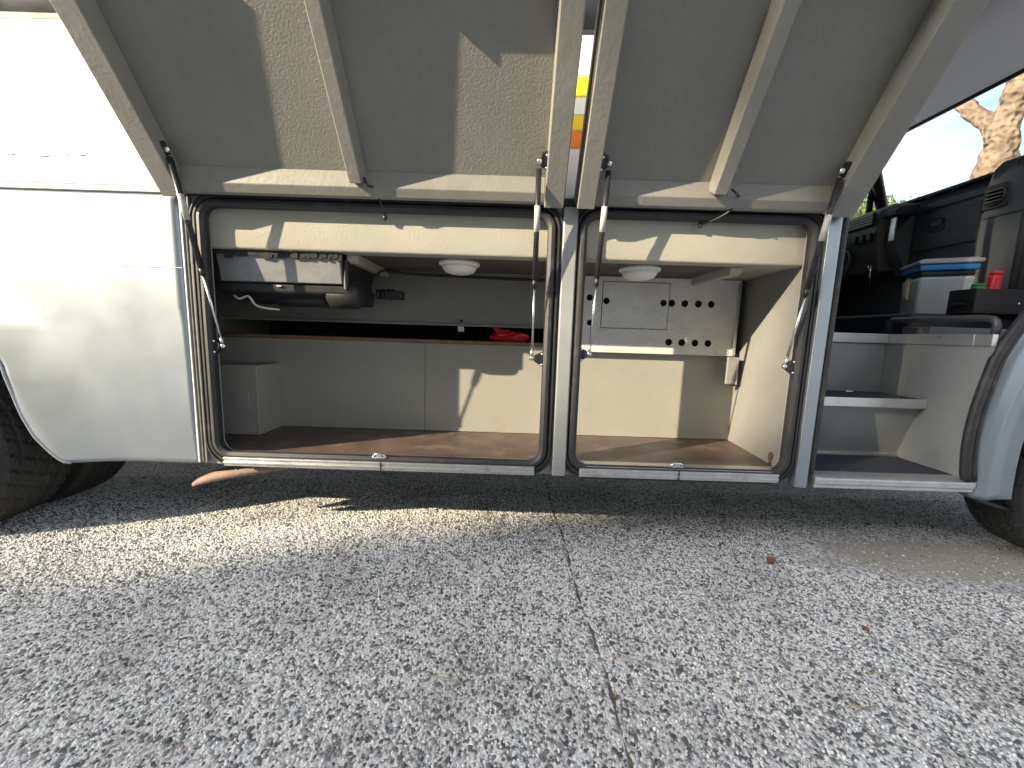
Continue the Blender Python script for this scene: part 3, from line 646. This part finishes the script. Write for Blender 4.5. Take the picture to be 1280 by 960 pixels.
# front arch: rubber edge following the wheel, jamb face and outer fender
SE = [(.400, 1.842), (.432, 1.833), (.52, 1.822), (.60, 1.820), (.70, 1.828), (.80, 1.845), (.885, 1.862), (.97, 1.898), (1.057, 1.948), (1.14, 2.02), (1.20, 2.10)]
fe = [(z, x) for z, x in SE]
tube('arch_seal', [(x, -.004, z) for z, x in SE], .017, 'rubber', bus, 12); tube('arch_seal', [(x + .024, -.010, z + .003) for z, x in SE], .009, 'rubber', bus, 10)
RI = [(.326, 1.905), (.36, 1.902), (.45, 1.899), (.55, 1.902), (.666, 1.917), (.78, 1.948), (.874, 1.985), (.96, 2.035), (1.05, 2.11), (1.12, 2.20)]
V = []; F = []; zs = [.328 + (1.10 - .328) * i / 40 for i in range(41)]
for z in zs:
    a = interp(fe, max(z, .40)) + .030; b = interp(RI, z)
    if z < .40: a = 1.868 + .0 * z
    c = b + .125
    V += [(a, .03, z), (a + .004, -.006, z), ((a + b) / 2, -.020, z), (b - .006, -.030, z), (b, -.033, z), (b + .008, -.030, z), (b + .05, -.018, z), (c, -.012, z), (c + .9, .0, z)]
for i in range(40):
    for j in range(8):
        if j == 7 and zs[i] < .84: continue
        F.append((i * 9 + j, i * 9 + j + 1, (i + 1) * 9 + j + 1, (i + 1) * 9 + j))
fp = obj('front_fender', V, F, 'body_silver', bus, smooth=True); s_ = fp.modifiers.new('thick', 'SOLIDIFY'); s_.thickness = .004
tube('brake_hose', [(1.90, .12, .345), (1.98, .10, .30), (2.08, .10, .262), (2.2, .10, .235), (2.33, .12, .215)], .008, 'rubber', bus, 8)
box('fender_liner', 1.87, 2.06, .035, .06, .34, .95, 'underbody', bus, .002)
box('front_side', 2.62, 3.0, .0, .03, 1.1, 3.02, 'body_silver', bus, .004)
box('door_header', 1.206, 2.62, .0, .03, 2.62, 3.02, 'body_white', bus, .004)
# ---- dashboard
da = empty('dashboard', (0, 0, .055), parent=bus)
prism('dash_body', [(2.80, .94), (2.775, 1.40), (2.752, 1.52), (2.748, 1.745), (2.760, 1.800), (2.80, 1.806), (2.90, 1.82), (2.935, 1.915), (2.955, 1.936), (3.1, 1.93), (3.1, .94)], 1, .44, 1.80, 'dash_slate', da, .010)
prism('tray_edge', [(2.742, 1.775), (2.742, 1.808), (2.752, 1.816), (2.764, 1.811), (2.764, 1.778)], 1, .90, 1.46, 'dash_slate', da, .003)
prism('cheek', [(2.742, 1.62), (2.738, 1.80), (2.76, 1.90), (2.80, 1.948), (2.95, 1.96), (2.95, 1.62)], 1, .44, .895, 'dash_slate', da, .014)
prism('dash_top_pad', [(2.90, 1.925), (2.915, 1.950), (2.96, 1.962), (3.12, 1.945), (3.12, 1.928)], 1, .897, 1.62, 'dash_dark', da, .006)
gb = prism('glove_box', [(2.744, 1.515), (2.7385, 1.56), (2.7385, 1.742), (2.7465, 1.742), (2.7505, 1.515)], 1, .905, 1.275, 'dash_slate', da, .003)
prism('handle_recess', rrect(1.085, 1.185, 1.612, 1.706, .03), 0, 2.7355, 2.7382, 'dash_dark', gb, .001)
prism('latch', rrect(1.10, 1.17, 1.655, 1.690, .012), 0, 2.729, 2.7353, 'dash_slate', gb, .003)
lathe('key_lock', [(0, 2.727), (.006, 2.7275), (.007, 2.729)], (0, 1.14, 1.678), 0, 'chrome', gb, 12)
va = empty('air_vent', parent=da)
prism('vent_frame', rrect(.775, .895, 1.672, 1.806, .012), 0, 2.731, 2.7375, 'dash_dark', bus, .002).parent = da
lathe('vent_ring', [(.0, 2.7305), (.036, 2.7305), (.05, 2.722), (.056, 2.7305)], (0, .835, 1.74), 0, 'dash_dark', da, 30)
for dz in (-.03, -.01, .01, .03): box('vent_slat', 2.7165, 2.7285, .797, .873, 1.74 + dz - .003, 1.74 + dz + .003, 'dash_slate', da, .001)
for k in range(5): box('defrost_slat', 2.755, 2.772, .70 + k * .018, .709 + k * .018, 1.862, 1.915, 'dash_dark', da, .001)
# centre stack and driver side
prism('centre_stack', [(2.745, 1.36), (2.64, 1.56), (2.64, 1.66), (2.745, 1.80)], 1, 1.29, 1.375, 'dash_grey', da, .006)
box('silver_panel', 2.630, 2.639, 1.305, 1.35, 1.60, 1.76, 'alu_clean', da, .004)
prism('stack_hood', [(2.60, 1.765), (2.60, 1.80), (2.63, 1.825), (2.76, 1.85), (2.76, 1.765)], 1, 1.28, 1.38, 'dash_dark', da, .008)
prism('driver_cowl', [(2.64, 1.40), (2.58, 1.68), (2.60, 1.83), (2.70, 1.88), (3.0, 1.89), (3.0, 1.40)], 1, 1.386, 1.88, 'dash_brown', da, .02)
box('vent_bezel', 2.568, 2.584, 1.41, 1.66, 1.728, 1.822, 'black_plastic', da, .006)
box('vent_panel', 2.558, 2.5675, 1.42, 1.65, 1.736, 1.814, 'vent_beige', da, .004)
for z in (1.755, 1.775, 1.795): box('vent_slat', 2.5535, 2.5575, 1.43, 1.64, z - .003, z + .003, 'black_plastic', da, 0)
for y in (1.42, 1.48, 1.54): box('switch', 2.565, 2.592, y, y + .035, 1.625, 1.68, 'black_plastic', da, .003)
tube('steering_wheel', [(2.42 + .09 * math.sin(a), 1.62 + .21 * math.cos(a), 1.47 + .17 * math.sin(a)) for a in [2 * math.pi * i / 36 for i in range(36)]], .014, 'black_plastic', bus, 10, True)
tube('steering_column', [(2.43, 1.62, 1.46), (2.62, 1.62, 1.40)], .035, 'black_plastic', bus, 12)
tube('gear_lever', [(2.60, 1.40, 1.30), (2.585, 1.40, 1.44), (2.58, 1.40, 1.50)], [.008, .008, .016], 'chrome', bus, 10)
box('engine_cover', 2.02, 2.74, .50, 1.35, .9755, 1.098, 'dash_dark', bus, .02)
box('driver_seat', 1.62, 2.10, 1.38, 1.84, .9755, 1.36, 'dash_dark', bus, .04)
box('driver_seat_back', 1.50, 1.62, 1.38, 1.84, 1.30, 1.95, 'dash_dark', bus, .04)
tube('hand_pole', [(2.62, .585, .98), (2.62, .595, 2.9)], .016, 'tube_grey', bus, 14)
# windscreen, blind, pillars
V = [(3.13, .12, 1.93), (3.13, 1.86, 1.93), (2.78, 1.82, 3.0), (2.78, .16, 3.0)]
obj('windscreen', V, [(0, 1, 2, 3)], 'glass', bus)
bl = box('sun_blind', 2.742, 2.747, .30, 1.78, 2.452, 3.01, 'blind_grey', bus, .001)
box('bottom_bar', 2.734, 2.755, .295, 1.785, 2.432, 2.4515, 'black_plastic', bl, .004)
tube('windscreen_pillar', [(3.12, 1.90, 1.86), (2.72, 1.90, 3.02)], .04, 'black_plastic', bus, 10)
tube('windscreen_pillar', [(3.12, .06, 1.86), (2.76, .06, 3.02)], .05, 'black_plastic', bus, 10)
box('nose', 3.02, 3.45, .05, 1.92, .45, 1.895, 'body_silver', bus, .05)
box('headliner', 1.21, 3.0, .032, 1.92, 3.0, 3.02, 'blind_grey', bus, 0)

# ================================================================== LOOSE THINGS
# red carrier bag in the slot
bag = empty('carrier_bag', (-.02, .545, .868)); tag(bag, 'crumpled red plastic bag on the shelf behind the left bay', 'bag')
V = []; F = []; nu, nv = 22, 12
for j in range(nv + 1):
    ph = math.pi * j / nv
    for i in range(nu):
        a = 2 * math.pi * i / nu; k = 1 + .16 * math.sin(3 * a + j) + .1 * math.sin(7 * a - 2 * j) + random.uniform(-.06, .06)
        V.append((.098 * k * math.sin(ph) * math.cos(a), .05 * k * math.sin(ph) * math.sin(a), .028 + .030 * k * -math.cos(ph) + (.0 if math.cos(a) > -.5 else .008)))
for j in range(nv):
    for i in range(nu): F.append((j * nu + i, j * nu + (i + 1) % nu, (j + 1) * nu + (i + 1) % nu, (j + 1) * nu + i))
mnz = min(v[2] for v in V); V = [(x, y, z - mnz + .001) for x, y, z in V]
obj('bag_body', V, F, 'red_bag', bag, smooth=False)
tube('bag_handle', [(-.05, 0, .05), (-.075, -.01, .085), (-.095, 0, .098), (-.075, .01, .092), (-.045, .0, .07)], [.012, .010, .012, .010, .012], 'red_bag', bag, 8)
# storage bin
bn = empty('storage_bin', (2.445, .80, 1.098), rad(-27)); tag(bn, 'grey plastic storage bin with blue rim and grey lid in the cab', 'bin')
def taper(name, a, b, z0, z1, t, m, parent, bevel):
    c = [(-a * t, -b * t, z0), (a * t, -b * t, z0), (a * t, b * t, z0), (-a * t, b * t, z0), (-a, -b, z1), (a, -b, z1), (a, b, z1), (-a, b, z1)]
    return obj(name, c, BF, m, parent, bevel=bevel)
taper('bin_body', .118, .115, .002, .222, .93, 'bin_grey', bn, .018)
taper('bin_shadow_band', .112, .109, .2225, .252, .99, 'black_plastic', bn, .012)  # black band paints the shadow below the blue rim
taper('bin_rim', .122, .119, .2525, .288, .985, 'bin_blue', bn, .01)
taper('lid', .132, .130, .2885, .312, .985, 'bin_lid', bn, .008); taper('lid_panel', .11, .11, .3125, .320, 1.02, 'bin_lid', bn, .004)
multi('clip', [(bv(-.129, -.120, -.022, .022, .10, .225), BF), (bv(-.135, -.1295, -.016, .016, .115, .20), BF)], 'cream', bn, .003)
# black tray with bottles
tr = empty('parts_tray', (2.47, .475, 1.0985)); tag(tr, 'black open tray beside the grey bin in the cab', 'tray')
W, Dp, Ht = .235, .06, .118
multi('tray_walls', [(bv(-W, W, -Dp, -Dp + .006, .007, Ht), BF), (bv(-W, W, Dp - .006, Dp, .007, Ht), BF), (bv(-W, -W + .006, -Dp + .0065, Dp - .0065, .007, Ht), BF), (bv(W - .006, W, -Dp + .0065, Dp - .0065, .007, Ht), BF)], 'black_plastic', tr, .002)
box('tray_base', -W, W, -Dp, Dp, .0, .0065, 'black_plastic', tr, .002); box('tray_handle', -W - .03, -W - .0005, -.02, .02, .04, .052, 'black_plastic', tr, .004)
lathe('rivet', [(0, -Dp - .004), (.006, -Dp - .003), (.007, -Dp - .0005)], (-.02, 0, .05), 1, 'chrome', tr, 10)
def bottle(name, loc, r, h, m, label, cat, tilt=0):
    b = empty(name, loc); b.rotation_euler = (0, tilt, 0); tag(b, label, cat)
    lathe('bottle_body', [(0, .001), (r * .94, .001), (r, .006), (r, h * .86), (r * .93, h * .9)], (0, 0, 0), 2, m, b, 22)
    lathe('cap', [(r * .9, h * .902), (r * .92, h * .985), (r * .8, h), (0, h)], (0, 0, 0), 2, m, b, 22); return b
bottle('spray_can', (2.375, .478, 1.1052), .025, .205, 'red', 'red cylinder standing in the black tray', 'can', rad(4))
bottle('green_bottle', (2.312, .478, 1.1052), .027, .142, 'green', 'green bottle standing in the black tray beside the bin', 'bottle')
# dead leaves on the concrete
def leaf(x, y, s, rz, label, m='dead_leaf'):
    e = empty('fallen_leaf', (x, y, .006), rz); tag(e, label, 'leaf')
    V = []; F = []; n = 8
    for i in range(n + 1):
        t = i / n; wv = .32 * math.sin(math.pi * t ** .8) * s + .0006; z = .004 + .006 * math.sin(3 * t)
        V += [((t - .5) * s, -wv, z + .005), ((t - .5) * s, 0, z), ((t - .5) * s, wv, z + .006)]
    for i in range(n): F += [(i * 3, i * 3 + 1, i * 3 + 4, i * 3 + 3), (i * 3 + 1, i * 3 + 2, i * 3 + 5, i * 3 + 4)]
    obj('leaf_blade', V, F, m, e); tube('stalk', [(-.5 * s, 0, .004), (-.72 * s, .02 * s, .003)], .0012, 'twig', e, 6)
leaf(1.12, .02, .055, .5, 'brown dead leaf on the concrete in front of the right bay')
leaf(1.17, -.36, .03, 1.5, 'small reddish dead leaf near the right edge of the yard')
tw = tube('dry_twig', [(.90, -.62, .008), (.93, -.628, .010), (.965, -.622, .008)], .0017, 'twig'); tag(tw, 'thin straw coloured twig lying on the concrete', 'twig')
tw = tube('dry_stalk', [(-.01, -.28, .008), (.02, -.24, .012), (.035, -.19, .008)], .0013, 'dash_grey'); tag(tw, 'thin dark curved stalk on the concrete near the joint', 'twig')

# dry pine needles blown over the yard
V = []; F = []
for _ in range(150):
    x, y = random.uniform(-2.2, 2.4), random.uniform(-.95, .45); a = random.uniform(0, 6.28); l = random.uniform(.02, .05); c, q = math.cos(a), math.sin(a); k = len(V)
    for t, wv in ((-1, .0006), (0, .0009), (1, .0004)): V += [(x + c * l * t - q * wv + .004 * t * t * q, y + q * l * t + c * wv - .004 * t * t * c, .0085), (x + c * l * t + q * wv + .004 * t * t * q, y + q * l * t - c * wv - .004 * t * t * c, .0075)]
    F += [(k, k + 1, k + 3, k + 2), (k + 2, k + 3, k + 5, k + 4)]
tag(obj('pine_needles', V, F, 'twig'), 'dry pine needles scattered on the concrete yard', kind='stuff')

# ================================================================== TREES
def leaves(name, centres, radii, n, size, m, parent, flat=.7):
    k = len(centres); idx = rng.integers(0, k, n); C = np.array(centres)[idx]; R_ = np.array(radii)[idx]
    d = rng.normal(size=(n, 3)); d /= np.linalg.norm(d, axis=1)[:, None]; rr = rng.random(n) ** .45
    P = C + d * (R_ * rr)[:, None] * np.array([1, 1, flat])
    u = rng.normal(size=(n, 3)); u /= np.linalg.norm(u, axis=1)[:, None]; v = np.cross(u, rng.normal(size=(n, 3))); v /= np.linalg.norm(v, axis=1)[:, None]
    s = (size * rng.uniform(.6, 1.4, n))[:, None]
    V = np.stack([P - u * s, P + v * s * .45, P + u * s, P - v * s * .45], 1).reshape(-1, 3)
    return np_mesh(name, V, np.arange(4 * n).reshape(-1, 4), m, parent)
# leaning pine seen through the windscreen
pt = empty('pine_tree', (8.0, 5.62, 0)); tag(pt, 'forked pine trunk with orange bark seen through the windscreen', 'tree')
def limb(name, pts, rs, parent):
    P = []; R_ = []
    for i in range(len(pts) - 1):
        for t in (0, .25, .5, .75):
            a, b = Vector(pts[i]), Vector(pts[i + 1]); P.append(a.lerp(b, t) + Vector([random.uniform(-.02, .02) for _ in range(3)])); R_.append((rs[i] + (rs[i + 1] - rs[i]) * t) * random.uniform(.93, 1.07))
    P.append(Vector(pts[-1])); R_.append(rs[-1]); return tube(name, P, R_, 'bark', parent, 14)
limb('trunk', [(0, 0, -.1), (.05, .03, 1.5), (.02, -.08, 3.0), (0, -.20, 3.8), (0, -.24, 4.3), (0, -.16, 4.6)], [.36, .31, .28, .27, .20, .19], pt)
limb('limb', [(0, -.16, 4.5), (0, .2, 4.95), (0, .46, 5.25), (.1, .72, 5.75), (.3, 1.2, 7.0), (.4, 1.5, 8.2)], [.13, .12, .12, .11, .08, .04], pt)
limb('limb', [(0, -.2, 4.4), (0, -.26, 4.8), (0, -.34, 5.15), (0, -.36, 5.7), (.1, -.3, 7.5), (0, -.2, 9)], [.18, .18, .165, .15, .1, .05], pt)
limb('limb', [(0, -.34, 5.3), (.0, -.62, 5.5), (.1, -1.4, 6.6), (.2, -2, 7.8)], [.10, .09, .07, .03], pt)
leaves('crown', [(random.uniform(-2.4, 2.4), random.uniform(-2.6, 2.8), random.uniform(8.0, 10.2)) for _ in range(26)], [.9] * 26, 14000, .10, 'leaf_pine', pt)
# sunlit trees far off beyond the driver's window
for x, y, h, r, lab in ((20.5, 22.4, 9.9, 2.8, 'yellow green tree nearest the door pillar, seen through the windscreen'), (20.5, 20.2, 9.2, 2.0, 'lower yellow green tree right of another, seen over the dashboard'), (22, 26.5, 10.6, 3.2, 'tall yellow green tree behind the door pillar')):
    t_ = empty('broadleaf_tree', (x, y, 0)); tag(t_, lab, 'tree', 'sunlit trees beyond the windscreen')
    limb('trunk', [(0, 0, -.1), (.1, 0, h * .4), (0, .1, h * .7)], [.25, .2, .1], t_)
    leaves('crown', [(random.uniform(-r, r) * .7, random.uniform(-r, r) * .7, h * .62 + random.uniform(-.25, .30) * h) for _ in range(24)], [r * .42] * 24, 9000, .17, 'leaf_green', t_)
# unseen hedge added behind the camera, top edge shaped to shade the yard
hg = empty('shade_hedge', (-22.4, -16, 0)); tag(hg, 'unseen tall hedge added to shade the concrete yard', 'hedge')
def hedge():
    H0 = 7.28; xs = np.linspace(-32, 26, 581); V = []; F = []
    def top(x): return 12.90 + .76 * sstep(-6.84, -5.64, x) + 3.5 * sstep(-4.36, -4.10, x) * (1 - sstep(-.6, .2, x)) + .04 * math.sin(x * 1.3) + .05 * math.sin(x * 4.1 + 1) + .04 * math.sin(x * 8.7)
    for x in xs:
        t = top(x) - .15; V += [(x, -.6, 0), (x, -.45, t - .3), (x, 0, t), (x, .45, t - .3), (x, .6, 0)]
    for i in range(len(xs) - 1):
        for j in range(4): F.append((i * 5 + j, i * 5 + j + 1, (i + 1) * 5 + j + 1, (i + 1) * 5 + j))
    obj('hedge_core', V, F, 'hedge_leaf', hg)
    n = 44000; x = np.where(rng.random(n) < .45, rng.uniform(-9, -2, n), rng.uniform(-32, 26, n)); tp = np.array([top(a) for a in x]); z = rng.random(n) ** .6 * tp; z = np.where(rng.random(n) < .3, tp - .12 + rng.normal(0, .13, n), z)
    y = np.where(z > tp - .35, rng.uniform(-.5, .5, n), .62 * np.sign(rng.normal(size=n)) + rng.normal(0, .08, n))
    P = np.stack([x, y, z], 1); u = rng.normal(size=(n, 3)); u /= np.linalg.norm(u, axis=1)[:, None]; v = np.cross(u, rng.normal(size=(n, 3))); v /= np.linalg.norm(v, axis=1)[:, None]; s = rng.uniform(.07, .18, n)[:, None]
    V = np.stack([P - u * s, P + v * s * .5, P + u * s, P - v * s * .5], 1).reshape(-1, 3)
    np_mesh('foliage', V, np.arange(4 * n).reshape(-1, 4), 'hedge_leaf', hg)
hedge()
